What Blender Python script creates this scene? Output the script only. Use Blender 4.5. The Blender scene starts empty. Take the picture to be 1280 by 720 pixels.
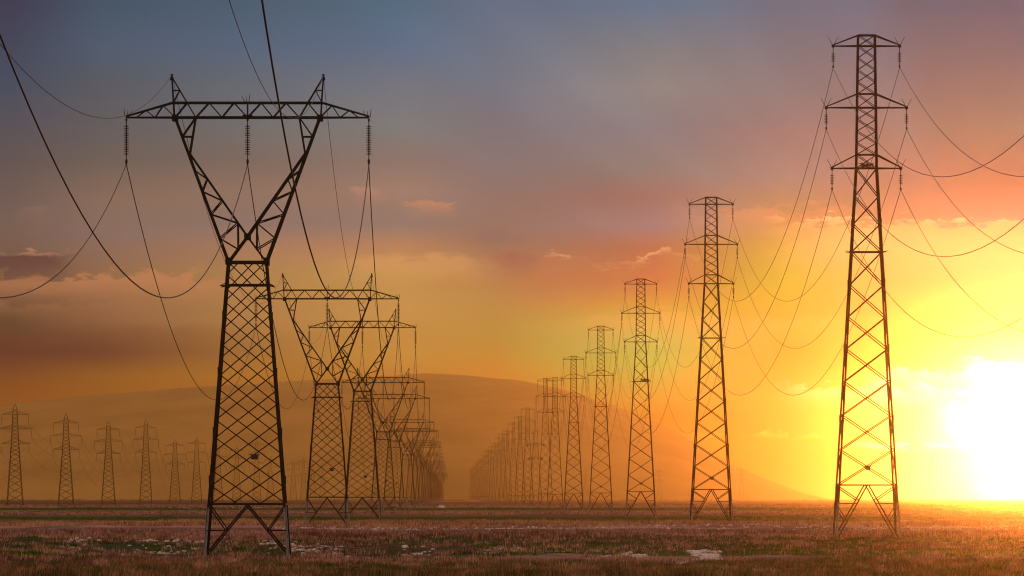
import bpy, math, random
import numpy as np
from mathutils import Vector

random.seed(7)
rng = np.random.default_rng(7)
R = math.radians
SC = bpy.context.scene
COL = SC.collection

# ------------------------------------------------------------------ scale and camera
S = 1.5                       # metres per "survey unit"
F = 9058.0                    # long lens: 9058 px focal length on a 1280 px wide picture
HC = 2.5 * S                  # the photographer stands on a low bank
HOR = 622.0


def at(px, py):
    """ground point seen at picture position (px, py)"""
    Y = HC * F / (py - HOR)
    return (px - 640) / F * Y, Y


cam = bpy.data.cameras.new('camera')
cam.sensor_width = 36.0
cam.lens = F / 1280 * 36.0
cam.shift_y = (HOR - 360) / 1280
cam.clip_start = 1.0
cam.clip_end = 80000
co = bpy.data.objects.new('camera', cam)
co.location = (0, 0, HC)
co.rotation_euler = (R(90), 0, 0)
COL.objects.link(co)
SC.camera = co


def lin(c):
    out = []
    for v in c:
        v /= 255.0
        out.append(v / 12.92 if v <= 0.04045 else ((v + 0.055) / 1.055) ** 2.4)
    return tuple(out)


# ------------------------------------------------------------------ node helper
class G:
    def __init__(self, nt):
        self.nt = nt

    def node(self, t, **kw):
        n = self.nt.nodes.new(t)
        for k, v in kw.items():
            setattr(n, k, v)
        return n

    def put(self, sock, v):
        if isinstance(v, E):
            self.nt.links.new(v.s, sock)
        elif hasattr(v, 'is_output'):
            self.nt.links.new(v, sock)
        elif isinstance(v, tuple) and len(v) == 3 and sock.type == 'RGBA':
            sock.default_value = (*v, 1)
        else:
            sock.default_value = v

    def m(self, op, *a, clamp=False):
        n = self.node('ShaderNodeMath', operation=op, use_clamp=clamp)
        for i, v in enumerate(a):
            self.put(n.inputs[i], v)
        return E(self, n.outputs[0])

    def mix(self, f, a, b, blend='MIX'):
        n = self.node('ShaderNodeMix', data_type='RGBA', blend_type=blend)
        self.put(n.inputs[0], f)
        self.put(n.inputs[6], a)
        self.put(n.inputs[7], b)
        return E(self, n.outputs[2])

    def sm(self, x, a, b):
        n = self.node('ShaderNodeMapRange', interpolation_type='SMOOTHSTEP')
        self.put(n.inputs[0], x)
        n.inputs[1].default_value = a
        n.inputs[2].default_value = b
        if a > b:
            n.inputs[1].default_value, n.inputs[2].default_value = b, a
            n.inputs[3].default_value, n.inputs[4].default_value = 1.0, 0.0
        return E(self, n.outputs[0])

    def ramp(self, f, stops):
        n = self.node('ShaderNodeValToRGB')
        self.put(n.inputs[0], f)
        r = n.color_ramp
        while len(r.elements) < len(stops):
            r.elements.new(0.5)
        for e, (p, c) in zip(r.elements, sorted(stops)):
            e.position = p
            e.color = (*c, 1)
        return E(self, n.outputs[0])

    def vec(self, x, y, z=0.0):
        n = self.node('ShaderNodeCombineXYZ')
        for i, v in enumerate((x, y, z)):
            self.put(n.inputs[i], v)
        return E(self, n.outputs[0])

    def noise(self, v, scale=1.0, detail=4.0, rough=0.55):
        n = self.node('ShaderNodeTexNoise')
        self.put(n.inputs['Vector'], v)
        n.inputs['Scale'].default_value = scale
        n.inputs['Detail'].default_value = detail
        n.inputs['Roughness'].default_value = rough
        return E(self, n.outputs[0])


class E:
    def __init__(self, g, s):
        self.g, self.s = g, s

    def __add__(self, o): return self.g.m('ADD', self, o)
    __radd__ = __add__
    def __sub__(self, o): return self.g.m('SUBTRACT', self, o)
    def __rsub__(self, o): return self.g.m('SUBTRACT', o, self)
    def __mul__(self, o): return self.g.m('MULTIPLY', self, o)
    __rmul__ = __mul__
    def __truediv__(self, o): return self.g.m('DIVIDE', self, o)


# ------------------------------------------------------------------ sky and sun
SUN_AZ, SUN_EL = (1286 - 640) / 158.1, (622 - 540) / 158.1      # degrees from the +Y axis / above the horizon


COLS = [
    [(-400, (58, 62, 80)), (0, (2, 45.1, 83.9)), (100, (6.5, 68.3, 99.3)), (200, (68.7, 78.5, 89.6)), (280, (99.5, 92.9, 93.8)), (340, (99.9, 81.7, 73.7)), (400, (43.6, 59.3, 52.4)), (440, (2, 2, 44.1)), (480, (120, 70, 30)), (520, (150, 84, 34)), (560, (200, 104, 36)), (622, (214, 108, 34))],
    [(-400, (70, 82, 100)), (0, (5.2, 77.2, 106.0)), (60, (40.5, 86.8, 117.4)), (100, (53.8, 84.9, 103.7)), (150, (67.0, 87.6, 101.7)), (200, (85.5, 91.9, 94.4)), (250, (124.7, 107.1, 99.6)), (290, (120.2, 109.0, 109.8)), (340, (132.3, 103.3, 83.3)), (400, (121.7, 93.3, 73.4)), (440, (2, 2, 48.8)), (470, (138.3, 91.0, 29.6)), (520, (165, 96, 36)), (560, (205, 110, 36)), (622, (220, 114, 34))],
    [(-400, (88, 106, 124)), (0, (27.6, 97.0, 126.8)), (60, (55.6, 105.7, 143.0)), (110, (89.1, 117.2, 137.7)), (160, (101.5, 123.5, 132.2)), (200, (119.5, 113.1, 116.0)), (240, (146.6, 125.3, 118.6)), (280, (123.2, 121.7, 126.0)), (310, (187.4, 137.1, 103.4)), (340, (190.7, 155.4, 90.4)), (400, (190, 150, 85)), (440, (190, 150, 70)), (480, (190, 128, 50)), (540, (222, 136, 40)), (622, (236, 134, 30))],
    [(-400, (104, 110, 128)), (0, (63.6, 99.2, 130.9)), (100, (73.6, 107.5, 132.6)), (200, (103.5, 113.4, 128.9)), (250, (111.5, 108.5, 114.0)), (300, (117.0, 105.0, 104.3)), (350, (167.2, 130.0, 88.2)), (420, (148.8, 139.1, 65.8)), (470, (190, 128, 50)), (540, (225, 140, 40)), (622, (240, 138, 30))],
    [(-400, (110, 116, 130)), (0, (41.6, 109.2, 146.4)), (60, (94.9, 119.2, 134.1)), (110, (113.1, 128.1, 136.2)), (160, (88.7, 111.6, 130.0)), (210, (85.2, 108.3, 117.4)), (245, (110.3, 92.5, 104.7)), (280, (109.1, 113.3, 135.1)), (310, (142.1, 83.3, 82.1)), (350, (156.3, 74.5, 59.0)), (380, (181.6, 151.2, 52.7)), (420, (103.7, 189.8, 99.9)), (450, (2, 203.0, 91.4)), (520, (2, 65.7, 2)), (560, (225, 125, 25)), (622, (225, 130, 20))],
    [(-400, (118, 112, 122)), (0, (64.9, 104.0, 132.9)), (100, (88.3, 110.8, 130.5)), (160, (100.5, 107.6, 123.3)), (220, (100.9, 115.3, 127.7)), (275, (121.9, 114.7, 79.3)), (310, (119.0, 145.4, 62.9)), (350, (2, 167.9, 48.9)), (450, (2, 92.2, 27.1)), (560, (2, 2, 2)), (622, (200, 120, 30.0))],
    [(-400, (130, 106, 112)), (0, (51.6, 83.6, 115.9)), (100, (82.4, 95.8, 112.1)), (160, (59.3, 102.5, 109.6)), (230, (2, 63.6, 95.2)), (270, (2, 72.0, 119.4)), (300, (2, 134.2, 145.8)), (360, (131.0, 2, 120.9)), (450, (255.0, 2, 2)), (560, (255, 200, 120)), (622, (252, 214, 130))],
]


def build_world():
    w = bpy.data.worlds.new('World')
    SC.world = w
    w.use_nodes = True
    nt = w.node_tree
    nt.nodes.clear()
    g = G(nt)
    tc = g.node('ShaderNodeTexCoord')
    sep = g.node('ShaderNodeSeparateXYZ')
    nt.links.new(tc.outputs['Generated'], sep.inputs[0])
    dx, dy, dz = (E(g, sep.outputs[i]) for i in range(3))
    az = g.m('ARCTAN2', dx, dy) * 57.29578
    el = g.m('ARCSINE', dz) * 57.29578
    # azimuth and elevation in units of 1/158 degree, the grid the clouds were surveyed on
    X = az * 158.1 + 640.0
    Y = 622.0 - el * 158.1
    t = g.m('DIVIDE', g.m('MAXIMUM', Y + 400.0, 0.0), 1022.0)

    def col(stops):
        return g.ramp(t, [((y + 400) / 1022.0, lin(c)) for y, c in stops])

    knots = (20, 130, 505, 620, 820, 985, 1250)
    base = col(COLS[0])
    for k in range(1, 7):
        f = g.m('DIVIDE', X - float(knots[k - 1]), float(knots[k] - knots[k - 1]), clamp=True)
        base = g.mix(f, base, col(COLS[k]))

    # cloud noise on the surveyed grid, stretched along the horizon
    n1 = g.noise(g.vec(X * 0.011, Y * 0.030, 3.1), 1.0, 6, 0.6) - 0.5
    n2 = g.noise(g.vec(X * 0.030, Y * 0.075, 9.7), 1.0, 6, 0.62) - 0.5
    n3 = g.noise(g.vec(X * 0.0035, Y * 0.022, 5.5), 1.0, 5, 0.55)

    # thin veils everywhere low down
    veil = g.sm(n3, 0.45, 0.72) * g.sm(Y, 200, 380)
    base = g.mix(veil * 0.30, base, g.mix(1.0, base, (1.28, 1.12, 0.86), 'MULTIPLY'))
    veil2 = g.sm(n3, 0.50, 0.30) * g.sm(Y, 230, 420)
    base = g.mix(veil2 * 0.35, base, g.mix(1.0, base, (0.82, 0.72, 0.66), 'MULTIPLY'))

    def bank(base, x0, x1, ytop, ybot, fx, soft, colr, amount, nz, amp, lit=None, litw=7.0):
        ys = Y + nz * amp
        side = g.sm(X + n2 * 70.0, x0 - fx, x0 + fx) * g.sm(X + n2 * 70.0, x1 + fx, x1 - fx)
        body = g.sm(ys, ytop, ytop + soft) * g.sm(Y + n1 * 20.0, ybot + 22, ybot - 22) * side
        base = g.mix(body * (amount * CLOUDS), base, colr)
        if lit is not None:
            rim = g.sm(ys, ytop - litw * 0.4, ytop + litw * 0.3) * g.sm(ys, ytop + litw * 1.6, ytop + litw * 0.3) * side
            base = g.mix(rim * g.sm(n2, -0.12, 0.18) * CLOUDS, base, lit)
        return base

    # mauve-red bank in the middle of the sky, with warm lit tops
    base = bank(base, 645, 890, 322, 378, 45, 14, (0.42, 0.135, 0.10), 0.4, n1 * 1.6 + n2 * 0.8, 46, (0.75, 0.38, 0.20), 6)
    base = bank(base, 600, 668, 312, 334, 22, 12, (0.20, 0.07, 0.10), 0.8, n2 * 1.3 + n1, 36)
    base = bank(base, 596, 650, 286, 296, 22, 8, (0.17, 0.11, 0.16), 0.8, n2, 26)
    # small lit puffs
    base = bank(base, 508, 570, 251, 256, 9, 3, (0.66, 0.27, 0.14), 0.95, n2 * 1.3, 22)
    base = bank(base, 446, 476, 234, 238, 7, 3, (0.60, 0.30, 0.22), 0.85, n2, 18)
    base = bank(base, 30, 62, 256, 259, 9, 4, (0.36, 0.20, 0.15), 0.7, n2, 18)
    # the low clouds on the far side
    base = bank(base, -40, 290, 342, 366, 60, 8, (0.56, 0.24, 0.11), 0.8, n1 * 1.3 + n2 * 1.4, 44)
    base = bank(base, -40, 84, 314, 342, 26, 8, (0.05, 0.03, 0.05), 0.95, n2 * 1.2 + n1, 30, (0.50, 0.24, 0.15), 5)
    base = bank(base, -40, 200, 376, 384, 50, 8, (0.42, 0.18, 0.09), 0.60, n1 + n2, 34)
    base = bank(base, 440, 610, 318, 340, 40, 10, (0.80, 0.40, 0.16), 0.55, n1 * 1.2 + n2, 40)
    base = bank(base, -60, 300, 402, 452, 80, 20, (0.04, 0.015, 0.02), 0.28, n1, 50)
    base = bank(base, 900, 1060, 150, 170, 60, 16, (0.25, 0.14, 0.17), 0.35, n1, 50)
    base = bank(base, 880, 1060, 258, 286, 60, 14, (0.62, 0.24, 0.14), 0.45, n1 * 1.4 + n2, 50)
    # sunlit deck to the right: its ragged upper edge
    base = bank(base, 1000, 1600, 276, 330, 60, 8, (0.95, 0.55, 0.20), 0.60, n2 * 1.5 + n1 * 0.7, 34, (1.0, 0.62, 0.30), 6)
    base = bank(base, 700, 1050, 388, 420, 80, 16, (0.75, 0.40, 0.10), 0.5, n1 * 1.4, 50)
    base = bank(base, 1110, 1600, 462, 476, 40, 8, (1.5, 1.3, 1.0), 0.9, n2 * 1.5, 44)
    base = bank(base, 1000, 1170, 478, 494, 40, 8, (1.2, 1.0, 0.6), 0.8, n2 * 1.4 + n1, 40)

    # glow of the sun, which is overexposed
    ddx = X - (640 + SUN_AZ * 158.1)
    ddy = Y - (622 - SUN_EL * 158.1)
    r = g.m('SQRT', ddx * ddx + ddy * ddy * 1.3)
    core = g.m('EXPONENT', r * r * (-1.0 / (66.0 ** 2)))
    wide = g.m('EXPONENT', r * (-1.0 / 120.0))
    glow = g.mix(1.0, g.mix(1.0, (0.45, 0.22, 0.05), g.vec(wide, wide, wide), 'MULTIPLY'),
                 g.mix(1.0, (1.4, 1.25, 1.0), g.vec(core, core, core), 'MULTIPLY'), 'ADD')
    base = g.mix(1.0, base, glow, 'ADD')

    # low dark bank under the sun with a burning edge
    base = bank(base, 880, 1100, 543, 588, 50, 12, (0.50, 0.08, 0.0), 0.9, n2 * 1.1 + n1 * 0.8, 26, (1.0, 0.50, 0.05), 6)
    base = bank(base, 1085, 1240, 556, 592, 26, 8, (0.30, 0.06, 0.0), 0.95, n2 * 1.2 + n1 * 0.6, 26, (2.2, 1.9, 1.4), 6)
    base = bank(base, 790, 950, 560, 592, 40, 10, (0.45, 0.07, 0.0), 0.8, n2 + n1, 26)

    # burning cloud shreds round the sun
    base = bank(base, 1188, 1700, 498, 544, 34, 10, (2.8, 2.5, 2.0), 0.95, n2 * 1.6 + n1, 46)
    base = bank(base, 1218, 1700, 448, 474, 22, 8, (2.3, 1.9, 1.3), 0.9, n2 * 1.8, 46)
    base = bank(base, 1104, 1190, 483, 494, 22, 5, (2.4, 2.0, 1.4), 0.9, n2 * 1.6, 30)
    base = bank(base, 1225, 1700, 594, 614, 26, 8, (2.4, 2.1, 1.6), 0.9, n2 * 1.4, 30)

    # crepuscular rays from the sun through the gaps
    phi = g.m('ARCTAN2', ddy * -1.0, ddx * -1.0)
    rays = g.noise(g.vec(phi * 5.0, 0.0, 1.7), 1.0, 2, 0.5) - 0.5
    rayf = rays * g.sm(r, 260, 520) * g.sm(r, 1400, 800) * g.sm(Y, 420, 260) * 0.75 + 1.0
    base = g.mix(1.0, base, g.vec(rayf, rayf, rayf), 'MULTIPLY')

    # away from the sunset: unseen mauve dome, brightened and warmed low down as fill light
    dome = g.ramp(g.m('DIVIDE', el, 90.0, clamp=True), [(0.0, (1.05, 0.52, 0.26)), (0.12, (1.0, 0.56, 0.34)), (0.35, (0.56, 0.42, 0.40)), (1.0, (0.38, 0.34, 0.39))])
    off = g.m('MAXIMUM', g.sm(el, 4.2, 16.0), g.sm(g.m('ABSOLUTE', az), 7.0, 40.0))
    base = g.mix(off, base, dome)
    base = g.mix(g.sm(el, 0.0, -0.6), base, (0.05, 0.035, 0.025))

    sky = g.node('ShaderNodeTexSky', sky_type='NISHITA')
    sky.sun_disc = False
    sky.sun_elevation = R(SUN_EL)
    sky.sun_rotation = R(SUN_AZ)
    b1 = g.node('ShaderNodeBackground')
    nt.links.new(sky.outputs[0], b1.inputs[0])
    b1.inputs[1].default_value = 0.004
    b2 = g.node('ShaderNodeBackground')
    g.put(b2.inputs[0], base)
    b2.inputs[1].default_value = SKY
    add = g.node('ShaderNodeAddShader')
    nt.links.new(b1.outputs[0], add.inputs[0])
    nt.links.new(b2.outputs[0], add.inputs[1])
    out = g.node('ShaderNodeOutputWorld')
    nt.links.new(add.outputs[0], out.inputs['Surface'])


SKY = 1.0
CLOUDS = 1.0
build_world()

sun = bpy.data.lights.new('sun', 'SUN')
sun.energy = 0.136
sun.angle = R(0.5)
sun.color = (1.0, 0.30, 0.055)
so = bpy.data.objects.new('sun', sun)
d = Vector((math.sin(R(SUN_AZ)) * math.cos(R(SUN_EL)), math.cos(R(SUN_AZ)) * math.cos(R(SUN_EL)), math.sin(R(SUN_EL))))
so.rotation_euler = d.to_track_quat('Z', 'Y').to_euler()
so.location = (60, 400, 80)
COL.objects.link(so)


# ------------------------------------------------------------------ materials
def mat(name, rough=0.7, metal=0.0):
    m = bpy.data.materials.new(name)
    m.use_nodes = True
    nt = m.node_tree
    b = nt.nodes['Principled BSDF']
    b.inputs['Roughness'].default_value = rough
    b.inputs['Metallic'].default_value = metal
    if rough > 0.85:
        b.inputs['Specular IOR Level'].default_value = 0.03
    g = G(nt)
    return m, g, b


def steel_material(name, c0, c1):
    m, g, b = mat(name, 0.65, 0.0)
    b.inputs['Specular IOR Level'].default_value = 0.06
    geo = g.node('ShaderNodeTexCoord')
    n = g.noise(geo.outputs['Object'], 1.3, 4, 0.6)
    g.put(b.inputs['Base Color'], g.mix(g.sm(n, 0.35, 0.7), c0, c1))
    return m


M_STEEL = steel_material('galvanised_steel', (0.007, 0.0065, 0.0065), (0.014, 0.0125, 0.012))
M_STEEL2 = steel_material('wash_red_steel', (0.034, 0.010, 0.005), (0.060, 0.018, 0.008))  # red-brown base carries the warm light wash on the right-hand pylons
M_PALE = steel_material('pale_sheen_steel', (0.20, 0.21, 0.21), (0.30, 0.30, 0.29))  # pale grey base stands in for light reflected off the lowest legs
M_DARK = steel_material('dark_fittings', (0.03, 0.03, 0.03), (0.05, 0.045, 0.04))
M_GLAZE, g_, b_ = mat('brown_glazed_porcelain', 0.28)
g_.put(b_.inputs['Base Color'], (0.012, 0.007, 0.006))
b_.inputs['Specular IOR Level'].default_value = 0.12
M_WIRE, g_, b_ = mat('weathered_aluminium_cable', 0.6, 0.0)
g_.put(b_.inputs['Base Color'], (0.022, 0.020, 0.019))
b_.inputs['Specular IOR Level'].default_value = 0.15
M_TWIG, g_, b_ = mat('dry_twigs', 0.9)
tc_ = g_.node('ShaderNodeNewGeometry')
g_.put(b_.inputs['Base Color'], g_.mix(tc_.outputs['Random Per Island'], (0.07, 0.05, 0.035), (0.20, 0.14, 0.09)))


def stone_material():
    m, g, b = mat('pale_limestone', 0.9)
    geo = g.node('ShaderNodeNewGeometry')
    n = g.noise(geo.outputs['Position'], 3.0, 5, 0.6)
    g.put(b.inputs['Base Color'], g.mix(g.sm(n, 0.35, 0.7), (0.34, 0.28, 0.24), (0.66, 0.58, 0.51)))
    return m


M_STONE = stone_material()


def grass_material(name, cols, scale=0.05, trans=0.35):
    """cols: three colours picked by patches across the field and by single blades"""
    m = bpy.data.materials.new(name)
    m.use_nodes = True
    nt = m.node_tree
    nt.nodes.clear()
    g = G(nt)
    geo = g.node('ShaderNodeNewGeometry')
    sp = g.node('ShaderNodeSeparateXYZ')
    g.nt.links.new(geo.outputs['Position'], sp.inputs[0])
    pos = g.vec(E(g, sp.outputs[0]), E(g, sp.outputs[1]) * 0.35)
    n = g.noise(pos, scale, 3, 0.6) * 0.45 + g.noise(pos, 0.55, 3, 0.6) * 0.75 - 0.10
    rnd = E(g, geo.outputs['Random Per Island'])
    f = n + (rnd - 0.5) * 0.30
    c = g.ramp(f, [(0.36, cols[0]), (0.50, cols[1]), (0.64, cols[2])])
    d1 = g.node('ShaderNodeBsdfDiffuse')
    d2 = g.node('ShaderNodeBsdfTranslucent')
    g.put(d1.inputs[0], c)
    g.put(d2.inputs[0], c)
    mx = g.node('ShaderNodeMixShader')
    mx.inputs[0].default_value = trans
    nt.links.new(d1.outputs[0], mx.inputs[1])
    nt.links.new(d2.outputs[0], mx.inputs[2])
    o = g.node('ShaderNodeOutputMaterial')
    nt.links.new(mx.outputs[0], o.inputs[0])
    return m


M_RED = grass_material('reddish_dry_grass', [(0.045, 0.020, 0.016), (0.24, 0.112, 0.085), (0.56, 0.33, 0.24)])
M_TAN = grass_material('straw_grass', [(0.14, 0.060, 0.035), (0.38, 0.20, 0.11), (0.58, 0.36, 0.21)])
M_OLIVE = grass_material('olive_mixed_grass', [(0.035, 0.040, 0.010), (0.15, 0.095, 0.035), (0.34, 0.18, 0.10)], 0.09)
M_GREEN = grass_material('fresh_green_grass', [(0.010, 0.030, 0.004), (0.030, 0.088, 0.007), (0.085, 0.15, 0.016)])


# ------------------------------------------------------------------ mesh builder
class MB:
    def __init__(self):
        self.v, self.f = [], []

    def add(self, vs, fs):
        o = len(self.v)
        self.v.extend(tuple(p) for p in vs)
        self.f.extend(tuple(o + i for i in f) for f in fs)

    def angle(self, p, q, w, flip=1, out=(0, 0, 0)):
        """a rolled steel L angle from p to q, legs w wide"""
        p, q = Vector(p), Vector(q)
        dr = (q - p)
        if dr.length < 1e-4:
            return
        dr.normalize()
        u = dr.cross(Vector((0, 1, 0)))
        if u.length < 0.2:
            u = dr.cross(Vector((1, 0, 0)))
        u.normalize()
        v = dr.cross(u).normalized()
        u = u * flip
        t = w * 0.14
        prof = [(0, 0), (w, 0), (w, t), (t, t), (t, w), (0, w)]
        vs = []
        for e in (p, q):
            for a, b in prof:
                vs.append(e + u * (a - w * 0.5) + v * (b - w * 0.35) + Vector(out))
        n = 6
        fs = [(i, (i + 1) % n, n + (i + 1) % n, n + i) for i in range(n)]
        fs += [tuple(range(n - 1, -1, -1)), tuple(range(n, 2 * n))]
        self.add(vs, fs)

    def box(self, c, s):
        x, y, z = c
        a, b, h = (k / 2 for k in s)
        vs = [(x + i * a, y + j * b, z + k * h) for i in (-1, 1) for j in (-1, 1) for k in (-1, 1)]
        self.add(vs, [(0, 1, 3, 2), (4, 6, 7, 5), (0, 4, 5, 1), (2, 3, 7, 6), (0, 2, 6, 4), (1, 5, 7, 3)])

    def rod(self, p, q, r0, r1=None, n=6):
        p, q = Vector(p), Vector(q)
        r1 = r0 if r1 is None else r1
        dr = (q - p).normalized()
        u = dr.orthogonal().normalized()
        v = dr.cross(u)
        vs = []
        for e, r in ((p, r0), (q, r1)):
            for i in range(n):
                a = 2 * math.pi * i / n
                vs.append(e + (u * math.cos(a) + v * math.sin(a)) * r)
        self.add(vs, [(i, (i + 1) % n, n + (i + 1) % n, n + i) for i in range(n)] + [tuple(range(n - 1, -1, -1)), tuple(range(n, 2 * n))])

    def lathe(self, x, y, prof, n=10):
        vs = [(x + r * math.cos(2 * math.pi * i / n), y + r * math.sin(2 * math.pi * i / n), z) for r, z in prof for i in range(n)]
        fs = []
        for k in range(len(prof) - 1):
            for i in range(n):
                fs.append((k * n + i, k * n + (i + 1) % n, (k + 1) * n + (i + 1) % n, (k + 1) * n + i))
        self.add(vs, fs)

    def mesh(self, name, material):
        me = bpy.data.meshes.new(name)
        me.from_pydata(self.v, [], self.f)
        me.materials.append(material)
        me.update()
        return me


def link(name, data, parent=None):
    o = bpy.data.objects.new(name, data)
    COL.objects.link(o)
    o.parent = parent
    return o


def tag(o, label=None, cat=None, group=None, kind=None):
    for k, v in (('label', label), ('category', cat), ('group', group), ('kind', kind)):
        if v:
            o[k] = v
    return o


KIDS = {}


def part(name, mb, material, parent):
    o = link(name, mb.mesh(name, material), parent)
    KIDS.setdefault(parent.name, []).append(o)
    return o


def empty(name):
    o = bpy.data.objects.new(name, None)
    COL.objects.link(o)
    return o


def copy_tree(o, parent=None):
    c = o.copy()
    COL.objects.link(c)
    c.parent = parent
    for ch in KIDS.get(o.name, []):
        KIDS.setdefault(c.name, []).append(copy_tree(ch, c))
    return c


def joined(root, name):
    """all parts of a thing as one mesh, for copies too far away to show parts"""
    me = bpy.data.meshes.new(name)
    vs, fs, mi, mats = [], [], [], []
    stack = [root]
    while stack:
        o = stack.pop()
        stack.extend(KIDS.get(o.name, []))
        if o.type != 'MESH':
            continue
        m = o.data.materials[0]
        if m not in mats:
            mats.append(m)
        b = len(vs)
        vs.extend(tuple(v.co) for v in o.data.vertices)
        for p in o.data.polygons:
            fs.append(tuple(b + i for i in p.vertices))
            mi.append(mats.index(m))
    me.from_pydata(vs, [], fs)
    for m in mats:
        me.materials.append(m)
    me.polygons.foreach_set('material_index', mi)
    me.update()
    return me


# ------------------------------------------------------------------ pylon pieces
def insulator(x, y, ztop, length, discs, r, drop_top=0.14, drop_bot=0.2):
    """porcelain cap-and-pin string hanging from a shackle, with a suspension clamp"""
    mb = MB()
    zb = ztop - length
    mb.rod((x, y, ztop), (x, y, zb), r * 0.18, n=6)
    mb.rod((x - r * .35, y, ztop), (x, y, ztop - length * 0.09), r * 0.14, n=5)
    mb.rod((x + r * .35, y, ztop), (x, y, ztop - length * 0.09), r * 0.14, n=5)
    z0, z1 = ztop - length * drop_top, zb + length * drop_bot
    step = (z0 - z1) / discs
    for i in range(discs):
        z = z0 - i * step
        mb.lathe(x, y, [(0.0, z), (r * .34, z - step * .05), (r * .36, z - step * .30), (r, z - step * .44), (r * .97, z - step * .68), (r * .2, z - step * .66), (0.0, z - step * .9)])
    mb.lathe(x, y, [(0, zb + length * .13), (r * .45, zb + length * .10), (r * .5, zb + length * .04), (0, zb - 0.02)], 8)
    mb.rod((x, y - r * 2.2, zb), (x, y + r * 2.2, zb), r * 0.32, n=6)
    return mb


def four(hw, hd, z):
    return [Vector((sx * hw, sy * hd, z)) for sx, sy in ((-1, -1), (1, -1), (1, 1), (-1, 1))]


def build_vpylon(cut=0.0, name='portal_pylon'):
    """the wide V-headed pylon: lattice body, two slanted arms, flat crossbeam with earth wire peaks.
    px: offsets read off the nearest pylon; u converts them into metres; cut shortens the body"""
    u = 370.7 * S / F
    BASE = 692.0 - cut

    def z(py): return (BASE - py) * u

    def hwp(py): return 23.7 + (py - 328.0) * (28.6 / 364.0)      # half width of the body, px

    def P(x, py, side, hd): return Vector((x * u, side * hd * u, z(py)))
    root = empty(name)
    # legs
    for sx, sy in ((-1, -1), (1, -1), (1, 1), (-1, 1)):
        mb = MB()
        hb = hwp(BASE)
        mb.angle((sx * hb * u, sy * hb * u, -0.5), (sx * 23.7 * u, sy * 23.7 * u, z(328)), 0.19, sx)
        for py in (395, 465, 540, 600):                       # splice plates at the leg joints
            if py < BASE - 40:
                h = hwp(py)
                mb.box((sx * h * u, sy * h * u, z(py)), (0.22, 0.22, 0.7))
        for k in range(int((BASE - 360) / 9)):                # step bolts
            if sx > 0 and sy < 0:
                py = BASE - 20 - k * 9
                h = hwp(py)
                mb.rod((h * u + 0.05, -h * u, z(py)), (h * u + 0.23, -h * u, z(py)), 0.012, n=4)
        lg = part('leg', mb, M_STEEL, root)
        lb = MB()
        yq = BASE - 60
        lb.angle((sx * hb * u, sy * hb * u - 0.012, -0.5), (sx * hwp(yq) * u, sy * hwp(yq) * u - 0.012, z(yq)), 0.235, sx)
        part('leg_base', lb, M_PALE, lg)
    # lattice: triple diagonals, alternating between the front and the back face
    yb = BASE - 62.0
    n = max(8, round((yb - 328.0) / 18.6))
    lv = [328.0]
    w = [1.0 + 0.35 * i / n for i in range(n)]
    for k in w:
        lv.append(lv[-1] + k * (yb - 328.0) / sum(w))

    def L(i):
        if i < 0: return lv[0] + i * (lv[1] - lv[0])
        if i > n: return lv[n] + (i - n) * (lv[n] - lv[n - 1])
        return lv[i]
    mb = MB()
    for i in range(-2, n):
        for dirn in (-1, 1):
            a, b = L(i), L(i + 3)
            A = Vector((dirn * hwp(a), 0, a)); B = Vector((-dirn * hwp(b), 0, b))
            t0, t1 = max(0.0, (328 - a) / (b - a)), min(1.0, (yb - a) / (b - a))
            if t1 - t0 < 0.05:
                continue
            p, q = A.lerp(B, t0), A.lerp(B, t1)
            side = -1 if (i % 2 == 0) else 1
            mb.angle((p.x * u, side * (hwp(p.z) + dirn * 0.8) * u, z(p.z)), (q.x * u, side * (hwp(q.z) + dirn * 0.8) * u, z(q.z)), 0.085, dirn)
    for i in range(0, n, 2):                                  # the two flanks carry a lighter lacing
        a, b = L(i), min(L(i + 2), yb)
        for sx in (-1, 1):
            for dd in (-1, 1):
                mb.angle((sx * hwp(a) * u, dd * hwp(a) * u, z(a)), (sx * hwp(b) * u, -dd * hwp(b) * u, z(b)), 0.075, dd)
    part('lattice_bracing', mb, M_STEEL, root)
    # girts
    for py, wd in ((328, 0.2), (yb, 0.15), (356.5, 0.13)):
        h = hwp(py)
        mb = MB()
        c = four(h * u, h * u, z(py))
        for k in range(4):
            mb.angle(c[k], c[(k + 1) % 4], wd)
        if py != 356.5:
            part('horizontal_girt', mb, M_STEEL, root)
    for sx in (-1, 1):                                        # outriggers of the climbing guard
        h = hwp(356.5)
        for sy in (-1, 1):
            mb.angle((sx * h * u, sy * h * u, z(356.5)), (sx * (h + 8) * u, sy * h * u, z(358.2)), 0.07)
            mb.angle((sx * (h + 1) * u, sy * h * u, z(354.5)), (sx * (h + 8) * u, sy * h * u, z(358.2)), 0.05)
    part('horizontal_girt', mb, M_STEEL, root)
    # splayed feet
    mb = MB()
    yk = yb + 33
    hb = hwp(BASE)
    for sy in (-1, 1):
        for ax in (0, 1):
            def Q(x, py, o=0.0):
                hh = hwp(py) + o
                return Vector((x * u, sy * hh * u, z(py))) if ax == 0 else Vector((sy * hh * u, x * u, z(py)))
            for s in (-1, 1):
                mb.angle(Q(0, yb + 1.5), Q(s * (hb - 4), BASE - 2), 0.12, s)
                f = 33 / 60.0
                mb.angle(Q(s * hwp(yb), yb + 2, .8), Q(s * (hb - 4) * 0.53, yk, .8), 0.10, s)
                mb.angle(Q(s * hwp(yk), yk, -.6), Q(s * (hb - 4) * 0.53, yk, -.6), 0.08, s)
    part('base_bracing', mb, M_STEEL, root)
    # slanted arms
    def dep(py): return 10.0 + (23.7 - 10.0) * max(0.0, min(1.0, (py - 147.0) / 181.0))
    nodes_out = lambda py: 23.7 + (328.0 - py) * (66.8 / 181.1)
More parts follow.
